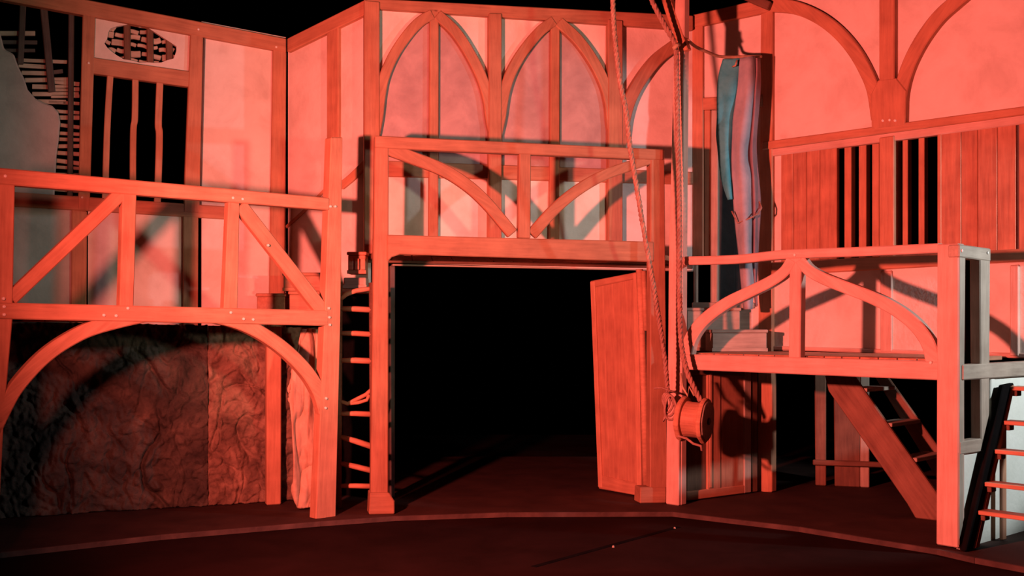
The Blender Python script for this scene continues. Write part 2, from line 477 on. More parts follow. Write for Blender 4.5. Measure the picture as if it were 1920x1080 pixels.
# ------------------------------------------------------------------ return wall
wr = root('wall_return', PL_R.P(610, PL_R.floor_y(610)), 'narrow angled plaster flat between window wall and arched wall', 'wall', 'structure')
slab('plaster_panel', PL_R, [(540, 80), (613, 44), (613, 545), (540, 560)], -0.06, 0, 'plaster', wr, 0)
slab('plaster_panel', PL_R, [(634, 34), (690, 8), (690, 540), (634, 542)], -0.06, 0, 'plaster', wr, 0)
slab('rail', PL_R, [(538, 72), (690, -4), (690, 24), (538, 98)], T0, T1, 'timber_wall', wr)
slab('post', PL_R, [(612, 62), (634, 50), (634, 543), (612, 545)], T0, T1 - .01, 'timber_wall', wr)
ribbon('brace', PL_R, [(536, 426), (575, 390), (612, 352)], 5, 0, 0.02, 'timber_wall', wr, bevel=0)
ribbon('brace', PL_R, [(636, 350), (660, 330), (690, 300)], 14, 0, 0.05, 'timber_wall', wr)
slab('rail', PL_R, [(536, 548), (690, 530), (690, 545), (536, 566)], T0, T1 - .02, 'timber_dark', wr)
blk = slab('masking_cloth', PL_R, [(540, 566), (690, 545), (690, fy(PL_R, 690)), (540, fy(PL_R, 540))], -0.05, -0.03, 'black', wr, 0)  # plain black sheet closing off the space behind the ladder

# ------------------------------------------------------------------ back wall with pointed arches
wb = root('wall_back', PL_W.P(960, PL_W.floor_y(960)), 'plaster wall of pointed timber arches above the dark gateway', 'wall', 'structure')
def wt(x, a, b): return a + (b - a) * (x - 688) / (1250 - 688)
xs = [690, 815, 929, 1042, 1155, 1300]
for a, b in zip(xs, xs[1:]):
    slab('plaster_panel', PL_W, [(a, wt(a, 4, 40)), (b, wt(b, 4, 40)), (b, wt(b, 318, 336)), (a, wt(a, 318, 336))], -0.06, 0, 'plaster', wb, 0)
    slab('plaster_panel', PL_W, [(a, wt(a, 318, 336)), (b, wt(b, 318, 336)), (b, wt(b, 492, 506)), (a, wt(a, 492, 506))], -0.06, 0, 'plaster', wb, 0)
def infill(pts):
    slab('arch_infill', PL_W, pts, 0.002, 0.02, 'mauve_plaster', wb, 0)
def low(x): return wt(x, 305, 325)
infill([(713, 205), (724, 150), (744, 105), (772, 66), (797, 42), (807, 38), (806, low(806)), (713, low(713))])
infill([(823, 38), (850, 66), (875, 104), (896, 146), (912, 190), (917, 220), (917, low(917)), (823, low(823))])
infill([(942, 215), (950, 170), (966, 137), (990, 102), (1018, 68), (1034, 55), (1033, low(1033)), (942, low(942))])
infill([(1050, 55), (1077, 82), (1106, 121), (1129, 162), (1140, 200), (1141, low(1141)), (1050, low(1050))])
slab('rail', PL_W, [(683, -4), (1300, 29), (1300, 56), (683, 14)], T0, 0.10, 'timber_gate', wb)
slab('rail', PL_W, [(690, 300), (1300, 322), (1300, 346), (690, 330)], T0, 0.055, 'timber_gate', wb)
slab('lintel', PL_W, [(690, 478), (1300, 490), (1300, 504), (690, 492)], -0.1, 0.06, 'timber_dark', wb)  # dark timber stands in for shade below the balcony deck
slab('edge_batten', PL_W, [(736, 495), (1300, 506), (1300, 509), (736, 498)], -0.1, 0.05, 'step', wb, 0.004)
W0, W1 = -0.02, 0.13
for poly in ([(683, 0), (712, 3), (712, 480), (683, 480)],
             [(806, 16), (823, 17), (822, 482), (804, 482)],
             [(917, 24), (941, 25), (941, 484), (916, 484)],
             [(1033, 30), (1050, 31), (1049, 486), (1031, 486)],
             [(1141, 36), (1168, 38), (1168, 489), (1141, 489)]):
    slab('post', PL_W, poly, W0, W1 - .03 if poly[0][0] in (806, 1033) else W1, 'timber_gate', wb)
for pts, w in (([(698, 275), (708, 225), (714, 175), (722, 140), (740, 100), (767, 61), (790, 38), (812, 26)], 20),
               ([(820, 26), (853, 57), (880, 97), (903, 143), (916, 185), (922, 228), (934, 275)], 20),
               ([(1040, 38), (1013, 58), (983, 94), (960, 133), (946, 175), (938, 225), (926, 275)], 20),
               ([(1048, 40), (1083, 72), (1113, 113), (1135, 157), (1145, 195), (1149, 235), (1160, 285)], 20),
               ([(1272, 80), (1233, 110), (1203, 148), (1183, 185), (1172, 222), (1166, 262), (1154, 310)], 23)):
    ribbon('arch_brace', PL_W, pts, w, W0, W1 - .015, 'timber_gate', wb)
slab('gate_jamb', PL_W, [(731, 498), (741, 498), (740, fy(PL_W, 740)), (731, fy(PL_W, 731))], -0.12, 0.04, 'timber_grey', wb)  # grey stock paints the jamb as if in shadow

# ------------------------------------------------------------------ doorway flat
wd = root('wall_door_side', PL_D.P(1370, PL_D.floor_y(1370)), 'narrow angled flat with a doorway behind the hanging cloth', 'wall', 'structure')
slab('plaster_panel', PL_D, [(1300, 32), (1443, 0), (1443, 206), (1300, 206)], -0.06, 0, 'plaster', wd, 0)
slab('plaster_panel', PL_D, [(1408, 206), (1446, 206), (1446, 655), (1408, 655)], -0.06, 0, 'plaster', wd, 0)
slab('rail', PL_D, [(1298, 28), (1443, -6), (1443, 22), (1298, 52)], T0, T1, 'timber_wall', wd)
slab('post', PL_D, [(1297, 40), (1318, 36), (1318, 490), (1297, 490)], T0, T1 - .01, 'timber_wall', wd)
slab('rail', PL_D, [(1316, 183), (1430, 176), (1430, 200), (1316, 206)], T0, T1 - .02, 'timber_wall', wd)
slab('post', PL_D, [(1320, 206), (1332, 206), (1332, 480), (1320, 480)], T0, 0.02, 'timber_wall', wd)
slab('post', PL_D, [(1300, 490), (1307, 490), (1307, 600), (1300, 600)], T0, 0.02, 'step', wd)
dd = root('door_1', PL_D.P(1370, 565, 0), 'dark slate-blue door leaf with pale jamb behind the hanging cloth', 'door', 'structure')
slab('jamb', PL_D, [(1333, 206), (1346, 206), (1345, 568), (1331, 568)], -0.1, 0.03, 'step', dd)
slab('door_board', PL_D, [(1346, 207), (1378, 207), (1378, 567), (1345, 567)], -0.10, -0.05, 'slate', dd, 0.004)
slab('door_board', PL_D, [(1378, 207), (1410, 207), (1410, 567), (1378, 567)], -0.10, -0.05, 'slate', dd, 0.004)
slab('riser', PL_D, [(1297, 578), (1412, 578), (1412, 660), (1297, 660)], -0.1, 0.0, 'step', dd)
slab('threshold', PL_D, [(1297, 567), (1412, 567), (1412, 578), (1297, 578)], -0.1, 0.08, 'step', dd)

# ------------------------------------------------------------------ right wall
ww = root('wall_right', PL_RW.P(1690, PL_RW.floor_y(1690)), 'tall flat with curved braces, barred windows and plank shutters', 'wall', 'structure')
def rx(x, a, b): return a + (b - a) * (x - 1448) / (1920 - 1448)
XR = 1975
slab('plaster_panel', PL_RW, [(1446, -90), (1662, -120), (1662, rx(1662, 270, 206)), (1446, 272)], -0.06, 0, 'plaster', ww, 0)
slab('plaster_panel', PL_RW, [(1662, -120), (XR, -160), (XR, rx(XR, 270, 206)), (1662, rx(1662, 270, 206))], -0.06, 0, 'plaster', ww, 0)
slab('plaster_panel', PL_RW, [(1446, 278), (1465, 276), (1465, 505), (1446, 506)], -0.06, 0, 'plaster', ww, 0)
slab('plaster_panel', PL_RW, [(1446, 505), (1662, 496), (1662, 661), (1446, 657)], -0.06, 0, 'plaster', ww, 0)
slab('plaster_panel', PL_RW, [(1662, 496), (XR, 478), (XR, 668), (1662, 661)], -0.06, 0, 'plaster', ww, 0)
slab('post', PL_RW, [(1427, -90), (1448, -92), (1447, 923), (1419, 924)], T0, T1, 'timber_wall', ww)
slab('rail', PL_RW, [(1428, 266), (XR, rx(XR, 264, 199)), (XR, rx(XR, 279, 215)), (1428, 281)], T0, 0.10, 'timber_wall', ww)
slab('rail', PL_RW, [(1446, 279), (XR, rx(XR, 278, 214)), (XR, rx(XR, 292, 232)), (1446, 293)], T0, 0.055, 'timber_pale', ww)
ribbon('arch_brace', PL_RW, [(1436, 8), (1487, 13), (1533, 32), (1570, 60), (1600, 95), (1623, 135), (1637, 172), (1645, 225)], 25, W0, .09, 'timber_wall', ww)
ribbon('arch_brace', PL_RW, [(1850, -48), (1793, 0), (1757, 33), (1725, 77), (1702, 123), (1690, 165), (1684, 215)], 25, W0, .09, 'timber_wall', ww)
slab('post', PL_RW, [(1648, -110), (1677, -112), (1677, 170), (1648, 172)], W0, 0.10, 'timber_wall', ww)
slab('boss', PL_RW, [(1632, 178), (1646, 150), (1680, 146), (1699, 170), (1697, 235), (1634, 243)], W0, 0.105, 'timber_wall', ww)
slab('post', PL_RW, [(1648, 258), (1676, 254), (1676, 480), (1648, 484)], -0.16, 0.08, 'timber_wall', ww)
slab('post', PL_RW, [(1650, 508), (1672, 507), (1672, 660), (1650, 660)], W0, 0.035, 'timber_pale', ww)
slab('rail', PL_RW, [(1446, 492), (XR, rx(XR, 492, 466)), (XR, rx(XR, 517, 490)), (1446, 517)], T0, 0.075, 'timber_wall', ww)
slab('rail', PL_RW, [(1446, 648), (XR, 664), (XR, 674), (1446, 656)], T0, 0.03, 'timber_pale', ww)
for a, b in ((1464, 1487), (1487, 1512), (1512, 1537), (1537, 1569), (1763, 1802), (1802, 1833), (1833, 1870), (1870, 1905), (1910, 1940), (1940, XR)):
    z = random.uniform(0, .012)
    slab('plank', PL_RW, [(a + .2, rx(a, 281, 219)), (b - .2, rx(b, 281, 219)), (b - .2, rx(b, 497, 472)), (a + .2, rx(a, 497, 472))], -0.05, 0.03 + z, 'plank', ww, 0.008)
slab('post', PL_RW, [(1757, 238), (1765, 237), (1765, 480), (1757, 481)], -0.1, 0.05, 'timber_wall', ww)
slab('bead', PL_RW, [(1904, 214), (1911, 213), (1911, 474), (1904, 475)], -0.05, 0.0, 'timber_grey', ww, 0)
for a, b in ((1583, 1596), (1610, 1624), (1635, 1648), (1692, 1702), (1722, 1733)):
    slab('window_bar', PL_RW, [(a, rx(a, 285, 222)), (b, rx(b, 285, 222)), (b, rx(b, 500, 474)), (a, rx(a, 500, 474))], -0.15, -0.03, 'timber_wall', ww, 0.006)
slab('post', PL_RW, [(1893, 497), (1910, 496), (1910, 668), (1893, 668)], W0, 0.04, 'timber_pale', ww)
ribbon('rail', PL_D, [(1360, -28), (1400, -8), (1442, 10)], 16, 0.1, 0.22, 'timber_dark', wd)
for x, y in ((1655, 226), (1668, 225), (1678, 226)):
    nail(PL_RW, x, y, 0.11, ww, 0.02)

# ------------------------------------------------------------------ left gallery
lg = root('timber_gallery', PL_LG.P(300, PL_LG.floor_y(300)), 'gallery with straight diagonal braces above a rock-painted canvas', 'gallery', None, 'timber galleries of the set')
G0, G1 = -0.14, 0.0
slab('post', PL_LG, [(-4, 318), (29, 322), (24, 600), (8, 780), (-6, 1058), (-44, 1062), (-24, 780), (-12, 600)], G0, G1, 'timber', lg)
slab('post', PL_LG, [(621, 257), (643, 257), (639, 600), (630, 972), (592, 974), (609, 600)], G0, G1 + .01, 'timber', lg)
slab('rail', PL_LG, [(-4, 314), (618, 371), (618, 394), (-4, 345)], G0 + .02, G1 + .02, 'timber', lg)
slab('post', PL_LG, [(231, 357), (257, 359), (251, 582), (225, 582)], G0 + .03, G1, 'timber', lg)
slab('post', PL_LG, [(429, 378), (450, 380), (446, 584), (420, 584)], G0 + .03, G1, 'timber', lg)
ribbon('brace', PL_LG, [(22, 560), (240, 352)], 26, G0 + .04, G1 - .01, 'timber', lg)
ribbon('brace', PL_LG, [(452, 384), (614, 592)], 25, G0 + .04, G1 - .01, 'timber', lg)
slab('beam', PL_LG, [(-4, 567), (616, 582), (616, 611), (-4, 598)], G0, G1 + .015, 'timber', lg)
ribbon('arch_brace', PL_LG, [(-12, 812), (8, 770), (28, 733), (55, 699), (86, 668), (122, 642), (166, 619), (215, 604), (275, 590)], 27, G0 + .03, G1, 'timber', lg)
ribbon('arch_brace', PL_LG, [(385, 590), (440, 602), (487, 622), (535, 655), (575, 695), (600, 735), (612, 775)], 25, G0 + .03, G1, 'timber', lg)
a0, a1 = PL_LG.P(40, 590, -.15), PL_LG.P(622, 590, -.15)
b0, b1 = a0 - PL_LG.n * 1.7, a1 - PL_LG.n * 1.7
deck(lg, a0, a1, b0, b1, 2.44, 2.50, 16, 'plank')
for x, y in ((617, 578), (618, 595), (619, 609), (195, 591), (218, 592), (240, 578), (433, 586), (457, 598), (475, 599), (612, 747), (611, 765), (620, 387), (629, 387), (503, 460), (437, 371), (455, 373), (7, 560), (8, 575), (8, 590), (10, 330)):
    nail(PL_LG, x, y, 0.022, lg, 0.019)

# rock canvas under the gallery, split at the painted shadow edge
def crumple(name, pl, px0, px1, top, bot, nu, nv, amp, mat, edge=None, seed=0.0, freq=1.0, zs=.8, hf=1.0):
    vs, fs = [], []
    for j in range(nv + 1):
        for i in range(nu + 1):
            s, t = i / nu, j / nv
            x = px0 + (px1 - px0) * s
            y0, y1 = top(x), bot(x)
            if edge:
                l, r = edge(t); x = l + (r - l) * s
                y0, y1 = top(x), bot(x)
            y = y0 + (y1 - y0) * t
            p = pl.P(x, y)
            q = Vector((p.dot(pl.u) * freq + seed, p.z * freq * zs, seed))
            w = Vector((noise.noise(q * 2.1), noise.noise(q * 2.1 + Vector((9, 4, 2))), 0)) * .28
            pm = min(1, max(0, .45 + 1.6 * noise.noise(q * .7 + Vector((2, 6, 1)))))
            f = pm * -.9 * max(0, 1 - abs(noise.noise((q + w) * .8)) * 13) - (1 - pm) * .6 * max(0, 1 - abs(noise.noise((q + w) * 1.9 + Vector((3, 1, 7)))) * 9) - .3 * max(0, 1 - abs(noise.noise((q + w) * 4.1 + Vector((1, 8, 7)))) * 6)
            f += noise.noise(q * 1.2 + Vector((5, 5, 5))) * .6 + noise.noise((q + w) * 4) * .3 + hf * (noise.noise(q * 9) * .3 + noise.noise(q * 17) * .2)
            vs.append(p + pl.n * f * amp)
    for j in range(nv):
        for i in range(nu):
            a = j * (nu + 1) + i
            fs.append([a, a + 1, a + nu + 2, a + nu + 1])
    o = piece(name, vs, fs, mat, None, pl.u, pl.n, 0, True)
    md = o.modifiers.new('thickness', 'SOLIDIFY'); md.thickness = 0.02; md.offset = -1
    return o

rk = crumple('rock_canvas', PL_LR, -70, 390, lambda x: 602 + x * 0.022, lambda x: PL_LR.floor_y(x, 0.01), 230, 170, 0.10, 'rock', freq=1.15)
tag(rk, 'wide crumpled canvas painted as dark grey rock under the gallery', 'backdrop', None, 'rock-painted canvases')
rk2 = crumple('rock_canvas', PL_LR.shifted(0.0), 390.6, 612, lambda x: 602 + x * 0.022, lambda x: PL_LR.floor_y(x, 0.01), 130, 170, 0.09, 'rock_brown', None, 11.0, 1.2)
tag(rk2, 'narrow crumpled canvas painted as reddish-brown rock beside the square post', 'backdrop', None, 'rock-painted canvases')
def drape_edge(t):
    pts = [(0, 566, 604), (.2, 552, 603), (.33, 540, 602), (.5, 545, 602), (.7, 549, 602), (.9, 548, 603), (1, 558, 603)]
    for (t0, l0, r0), (t1, l1, r1) in zip(pts, pts[1:]):
        if t <= t1:
            k = (t - t0) / (t1 - t0)
            return l0 + (l1 - l0) * k, r0 + (r1 - r0) * k
    return pts[-1][1:]
PL_DR = PL_LR.shifted(0.85)
dr = crumple('cloth_drape', PL_DR, 540, 603, lambda x: 617, lambda x: PL_DR.floor_y(x, 0.02) - 2, 46, 130, 0.13, 'drape', drape_edge, 4.0, 2.0, 0.22, 0.25)
tag(dr, 'creased pale drape hanging behind the post beside the ladder', 'drape')
pp = slab('timber_post', PL_LR, [(500, 612), (528, 613), (527, PL_LR.shifted(.25).floor_y(527, .003)), (500, PL_LR.shifted(.25).floor_y(500, .003))], 0.12, 0.25, 'timber', None)
tag(pp, 'plain square post standing before the rock canvas near the drape', 'post')

# ------------------------------------------------------------------ gate balcony
gb = root('gate_balcony', PL_G.P(970, PL_G.floor_y(970)), 'balcony on two gate posts above the black opening', 'balcony', None, 'timber galleries of the set')
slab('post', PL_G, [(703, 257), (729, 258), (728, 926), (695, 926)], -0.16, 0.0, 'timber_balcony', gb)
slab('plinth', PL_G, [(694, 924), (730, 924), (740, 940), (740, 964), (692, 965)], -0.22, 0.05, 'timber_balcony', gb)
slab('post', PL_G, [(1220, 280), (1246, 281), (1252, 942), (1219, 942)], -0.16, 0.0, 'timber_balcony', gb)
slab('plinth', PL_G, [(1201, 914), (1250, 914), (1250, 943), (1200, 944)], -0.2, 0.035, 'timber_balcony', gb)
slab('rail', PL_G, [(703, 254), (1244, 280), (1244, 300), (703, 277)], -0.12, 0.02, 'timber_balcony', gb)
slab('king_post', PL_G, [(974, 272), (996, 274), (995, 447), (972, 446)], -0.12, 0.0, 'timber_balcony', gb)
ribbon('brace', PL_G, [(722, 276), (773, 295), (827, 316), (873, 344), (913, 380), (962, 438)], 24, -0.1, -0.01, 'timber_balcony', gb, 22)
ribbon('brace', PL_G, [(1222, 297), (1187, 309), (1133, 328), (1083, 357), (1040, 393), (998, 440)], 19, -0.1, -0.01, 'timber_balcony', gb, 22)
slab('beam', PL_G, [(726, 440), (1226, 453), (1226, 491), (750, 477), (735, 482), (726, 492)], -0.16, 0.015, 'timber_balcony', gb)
a0, a1 = PL_G.P(700, 470, -.16), PL_G.P(1245, 470, -.16)
b0, b1 = PL_W.P(694, 470, .14), PL_W.P(1285, 470, .14)
deck(gb, a0, a1, b0, b1, 3.30, 3.37, 16, 'plank')
# the gate leaf
PL_GD = Plane((1115, 15.6), (1200, 14.85))
gl = root('door_2', PL_GD.P(1160, PL_GD.floor_y(1160)), 'tall plank gate leaf standing open at the dark opening', 'door', 'structure')
def ly(x, top): return (528 - (x - 1107) * .20) if top else PL_GD.floor_y(x, 0.02)
def leaf(name, a, b, ta, ba, t0, t1, mat, bv=.008):
    slab(name, PL_GD, [(a, ly(a, 1) + ta), (b, ly(b, 1) + ta), (b + 15 - 8 * (b - 1107) / 90, ly(b, 0) - ba), (a + 15 - 8 * (a - 1107) / 90, ly(a, 0) - ba)], t0, t1, mat, gl, bv)
for a, b in ((1112, 1130), (1130, 1149), (1149, 1169), (1169, 1190)):
    leaf('plank', a - .2, b + .2, 4, 4, -0.05, random.uniform(0, .006), 'door', .004)
leaf('stile', 1106, 1114, 0, 0, -0.06, 0.035, 'timber')
leaf('stile', 1186, 1195, 0, 0, -0.06, 0.035, 'timber')
slab('rail', PL_GD, [(1106, 527), (1194, 510), (1194, 522), (1107, 540)], -0.06, 0.03, 'door', gl)
slab('rail', PL_GD, [(1121, 890), (1200, 908), (1201, PL_GD.floor_y(1201, .02)), (1122, PL_GD.floor_y(1122, .02))], -0.06, 0.028, 'door', gl)
tube('hinge_pole', [at(1199, 505, 14.75), at(1203, 600, 14.75), at(1208, 760, 14.75), at(1212, PL_GD.floor_y(1212, .02) - 5, 14.75)], 0.05, 'timber', gl)
tube('hinge_pole', [at(1207, 508, 14.7), at(1211, 620, 14.7)], 0.035, 'timber', gl)

# ------------------------------------------------------------------ ladder between gallery and gate
PL_LD = Plane((640, 13.95), (695, 13.95))
ld = root('ladder', PL_LD.P(665, PL_LD.floor_y(665)), 'rough ladder with crooked rungs between gallery and gate post', 'ladder')
for a, b in ((636, 634), (698, 700)):
    tube('side_rail', [PL_LD.P(a, 530), PL_LD.P((a + b) / 2, 740), PL_LD.P(b, PL_LD.floor_y(b, .0) - 1)], 0.045, 'timber_dark', ld)
for (xa, ya), (xb, yb), r in (((636, 579), (697, 581), .038), ((636, 625), (697, 627), .036), ((636, 676), (697, 677), .04), ((635, 776), (698, 777), .036), ((635, 818), (699, 838), .04), ((635, 868), (699, 883), .038), ((634, 911), (699, 912), .034)):
    m = ((xa + xb) / 2, (ya + yb) / 2 + random.uniform(-1, 1))
    tube('rung', [PL_LD.P(xa, ya), PL_LD.P(*m), PL_LD.P(xb, yb)], r, 'timber', ld, radii=[r * .8, r, r * 1.05])
tube('rung', [PL_LD.P(636, 752), PL_LD.P(652, 757), PL_LD.P(668, 749), PL_LD.P(686, 740), PL_LD.P(697, 730)], .027, 'timber', ld)
tube('rung', [PL_LD.P(652, 757), PL_LD.P(672, 755), PL_LD.P(688, 750), PL_LD.P(692, 740)], .024, 'timber', ld)
tube('rung', [PL_LD.P(636, 562), PL_LD.P(650, 551), PL_LD.P(668, 545), PL_LD.P(697, 541)], .032, 'timber', ld)

# stepping blocks and chest behind the ladder
def crate(name, px0, px1, d, ztop, zbot, depth, mat, label, cat, lid=True, grp=None, u=None):
    p0, p1 = at(px0, HY, d), at(px1, HY, d)
    u = Vector(u).normalized() if u else (p1 - p0).normalized()
    v = Vector((-u.y, u.x, 0)); v = v if v.y > 0 else -v
    w = (p1 - p0).length / max(abs(u.x), .3)
    r = root(name, p0 + u * w / 2 + Vector((0, 0, zbot - p0.z)), label, cat, None, grp)
    h = ztop - zbot
    block('body', p0 + u * .015 + v * .015, u, v, w - .03, depth - .03, zbot, ztop - .045, mat, r)
    if lid:
        block('lid', p0, u, v, w, depth, ztop - .045, ztop, mat, r)
    block('base_strip', p0 + u * .005 - v * .004, u, v, w - .01, .03, zbot + .002, zbot + .05, mat, r, .004)
    return r
def zz(y, d): return HC + (HY - y) / F * d
crate('step_block', 479, 536, 14.8, zz(550, 14.8), 2.505, .5, 'door', 'low wooden step block at the gallery corner under the taller one', 'step', grp='wooden step blocks')
crate('step_block', 540, 604, 14.7, zz(546, 14.7), 2.505, .42, 'door', 'wooden step block carrying a box beside the gallery end post', 'step', grp='wooden step blocks')
crate('wooden_box', 529, 603, 14.8, zz(511, 14.8), zz(546, 14.7) + .004, .3, 'door', 'flat wooden box resting on the step block by the end post', 'box')
land = block('landing_board', at(634, HY, 14.15), (1, 0, 0), (0, 1, 0), .50, .42, zz(541, 14.15) - .06, zz(541, 14.15), 'plank', None)
tag(land, 'small landing board at the top of the rough ladder', 'board')
zb = zz(541, 14.15)
crate('plinth_block', 642, 688, 14.2, zz(514, 14.2), zb + .003, .3, 'step', 'pale block under the carved chest above the ladder', 'block', lid=False)
ch = crate('carved_chest', 650, 687, 14.2, zz(472, 14.2), zz(514, 14.2) + .003, .28, 'door', 'small carved wooden chest above the ladder beside the gate post', 'chest')
p0 = at(654, HY, 14.18)
for i in range(3):
    block('front_moulding', p0 + Vector((.0 + .08 * i, 0, 0)), (1, 0, 0), (0, -1, 0), .06, .02, zz(506, 14.2), zz(485, 14.2), 'timber', ch, .006)

# ------------------------------------------------------------------ tall mast with bracket, ropes, drum
PL_T = Plane((1262, 14.3), (1300, 14.06)).shifted(0.0)
mast = root('mast_pole', PL_T.P(1264, PL_T.floor_y(1264)), 'tall square mast with curved bracket beside the gate', 'pole')
slab('pole', PL_T, [(1268, -110), (1284, -110), (1279, 500), (1277, PL_T.floor_y(1277)), (1250, PL_T.floor_y(1250)), (1253, 500)], -0.12, 0.0, 'timber_pale', mast)
slab('casing', PL_T, [(1249, 780), (1273, 780), (1272, PL_T.shifted(.05).floor_y(1272, .0)), (1248, PL_T.shifted(.05).floor_y(1248, 0))], 0.0, 0.05, 'timber_pale', mast)
ribbon('bracket', PL_T, [(1226, -90), (1240, -30), (1253, 15), (1267, 55), (1281, 95)], 17, -0.08, 0.02, 'timber_wall', mast)

r1 = twisted('rope', [at(1149, -90, 13.25), at(1149, 0, 13.25), at(1153, 70, 13.25), at(1162, 150, 13.25), at(1174, 210, 13.25), at(1182, 280, 13.27), at(1192, 340, 13.3), at(1205, 420, 13.4), at(1219, 500, 13.55), at(1234, 590, 13.75), at(1246, 670, 13.9), at(1252, 735, 14.0)], 0.034, 'rope')
tag(r1, 'long rope slung across the balcony front from above', 'rope', None, 'ropes on the set')
r2 = root('rope', at(1275, 500, 14.0), 'rope running down the mast to the hanging wooden drum', 'rope', None, 'ropes on the set')
twisted('strand', [at(1190, -80, 13.9), at(1222, 0, 13.95), at(1245, 45, 14.0), at(1266, 86, 14.05), at(1269, 150, 14.05), at(1271, 260, 14.02), at(1274, 400, 14.0), at(1274, 540, 13.98), at(1277, 640, 13.9), at(1288, 695, 13.82), at(1302, 728, 13.78), at(1314, 752, 13.76)], 0.036, 'rope', r2)
tube('knot', [at(1263, 91, 13.98), at(1268, 86, 13.95), at(1273, 83, 13.98)], 0.03, 'cord', r2)
cl = root('rope_coil', at(1253, 775, 14.0), 'small coil of frayed rope end tied to the mast', 'rope', None, 'ropes on the set')
for k in range(4):
    c = Vector(at(1250 + k * 2, 752 + k * 4, 13.98))
    rr = .07 + .012 * k
    pts = [c + Vector((math.cos(t) * rr * .7 + .01 * math.sin(2 * t + k), -.02 * k - .012 * math.cos(t), math.sin(t) * rr * 1.5)) for t in [i * 2 * math.pi / 18 for i in range(18)]]
    tube('loop', pts + [pts[0]], .016, 'rope', cl, 6)
tube('tie', [at(1226, 728, 13.96), at(1240, 727, 13.92), at(1252, 731, 13.92), at(1270, 737, 13.95)], .013, 'rope', cl, 6)
tube('tail', [at(1248, 775, 13.96), at(1244, 790, 13.97), at(1250, 778, 13.93)], .012, 'rope', cl, 6)

# wooden drum (wheel with two flanges)
dc = at(1303, 787, 13.72)
ax = Vector((0.86, -0.48, -0.06)).normalized()
dx = Vector((0, 0, 1)); dx = (dx - ax * dx.dot(ax)).normalized(); dy = ax.cross(dx)
drum = root('wooden_drum', dc - Vector((0, 0, .3)), 'round wooden drum hanging from the rope against the mast', 'drum')
def lathe(name, prof, mat, parent, seg=28, wob=0.0):
    vs, fs = [], []
    for i, (a, r) in enumerate(prof):
        for j in range(seg):
            t = 2 * math.pi * j / seg
            rr = r * (1 + wob * noise.noise(Vector((math.cos(t) * 2, math.sin(t) * 2, a * 4))))
            vs.append(dc + ax * a + (dx * math.cos(t) + dy * math.sin(t)) * rr)
    for i in range(len(prof) - 1):
        for j in range(seg):
            a, b = i * seg + j, i * seg + (j + 1) % seg
            fs.append([a, b, b + seg, a + seg])
    fs.append(list(range(seg))[::-1]); fs.append(list(range((len(prof) - 1) * seg, len(prof) * seg)))
    return piece(name, vs, fs, mat, parent, ax, dx, 0.004)
lathe('core', [(-.14, .24), (-.05, .225), (.05, .225), (.12, .24)], 'door', drum, wob=.05)
lathe('flange', [(-.19, .275), (-.14, .29), (-.12, .28), (-.115, .23)], 'timber', drum, wob=.06)
lathe('flange', [(.10, .24), (.105, .28), (.13, .292), (.165, .28)], 'timber', drum, wob=.06)
lathe('end_face', [(.15, .25), (.172, .25), (.18, .235)], 'lath', drum, wob=.12)  # paler wood imitates cool light on this face
lathe('hub', [(.16, .05), (.2, .045), (.205, .03)], 'timber_dark', drum, 12)
tube('frayed_cord', [at(1268, 800, 13.7), at(1272, 818, 13.62), at(1287, 822, 13.58), at(1300, 832, 13.54), at(1314, 836, 13.5), at(1316, 845, 13.5)], .017, 'rope', drum, 6)
tube('frayed_cord', [at(1276, 700, 13.9), at(1280, 726, 13.86), at(1290, 743, 13.8), at(1292, 725, 13.8), at(1302, 742, 13.78)], .016, 'cord', drum, 6)

# panelled leaf behind the drum
PL_PL = Plane((1280, 14.45), (1418, 15.3))
pl3 = root('door_3', PL_PL.P(1350, PL_PL.floor_y(1350)), 'panelled door leaf under the arched gallery behind the drum', 'door', 'structure')
def pslab(name, a, b, y0, y1, t0, t1, mat):
    slab(name, PL_PL, [(a, y0), (b, y0), (b, y1 if y1 else PL_PL.floor_y(b, .01)), (a, y1 if y1 else PL_PL.floor_y(a, .01))], t0, t1, mat, pl3)
pslab('stile', 1279, 1288, 672, None, -0.06, 0.03, 'timber')
pslab('panel', 1288, 1328, 672, 925, -0.06, -0.02, 'timber_dark')
pslab('stile', 1327, 1352, 672, None, -0.06, 0.01, 'door')
pslab('bead', 1331, 1336, 700, 915, 0.01, 0.025, 'timber')
pslab('panel', 1352, 1398, 690, 918, -0.06, 0.0, 'door')
pslab('stile', 1396, 1409, 672, None, -0.06, 0.02, 'step')
pslab('stile', 1409, 1421, 672, None, -0.06, 0.0, 'timber_dark')
slab('rail', PL_PL, [(1288, 922), (1409, 908), (1409, PL_PL.floor_y(1409, .01)), (1288, PL_PL.floor_y(1288, .01))], -0.06, 0.015, 'door', pl3)
slab('rail', PL_PL, [(1288, 672), (1409, 672), (1409, 706), (1288, 702)], -0.06, 0.015, 'timber_dark', pl3)

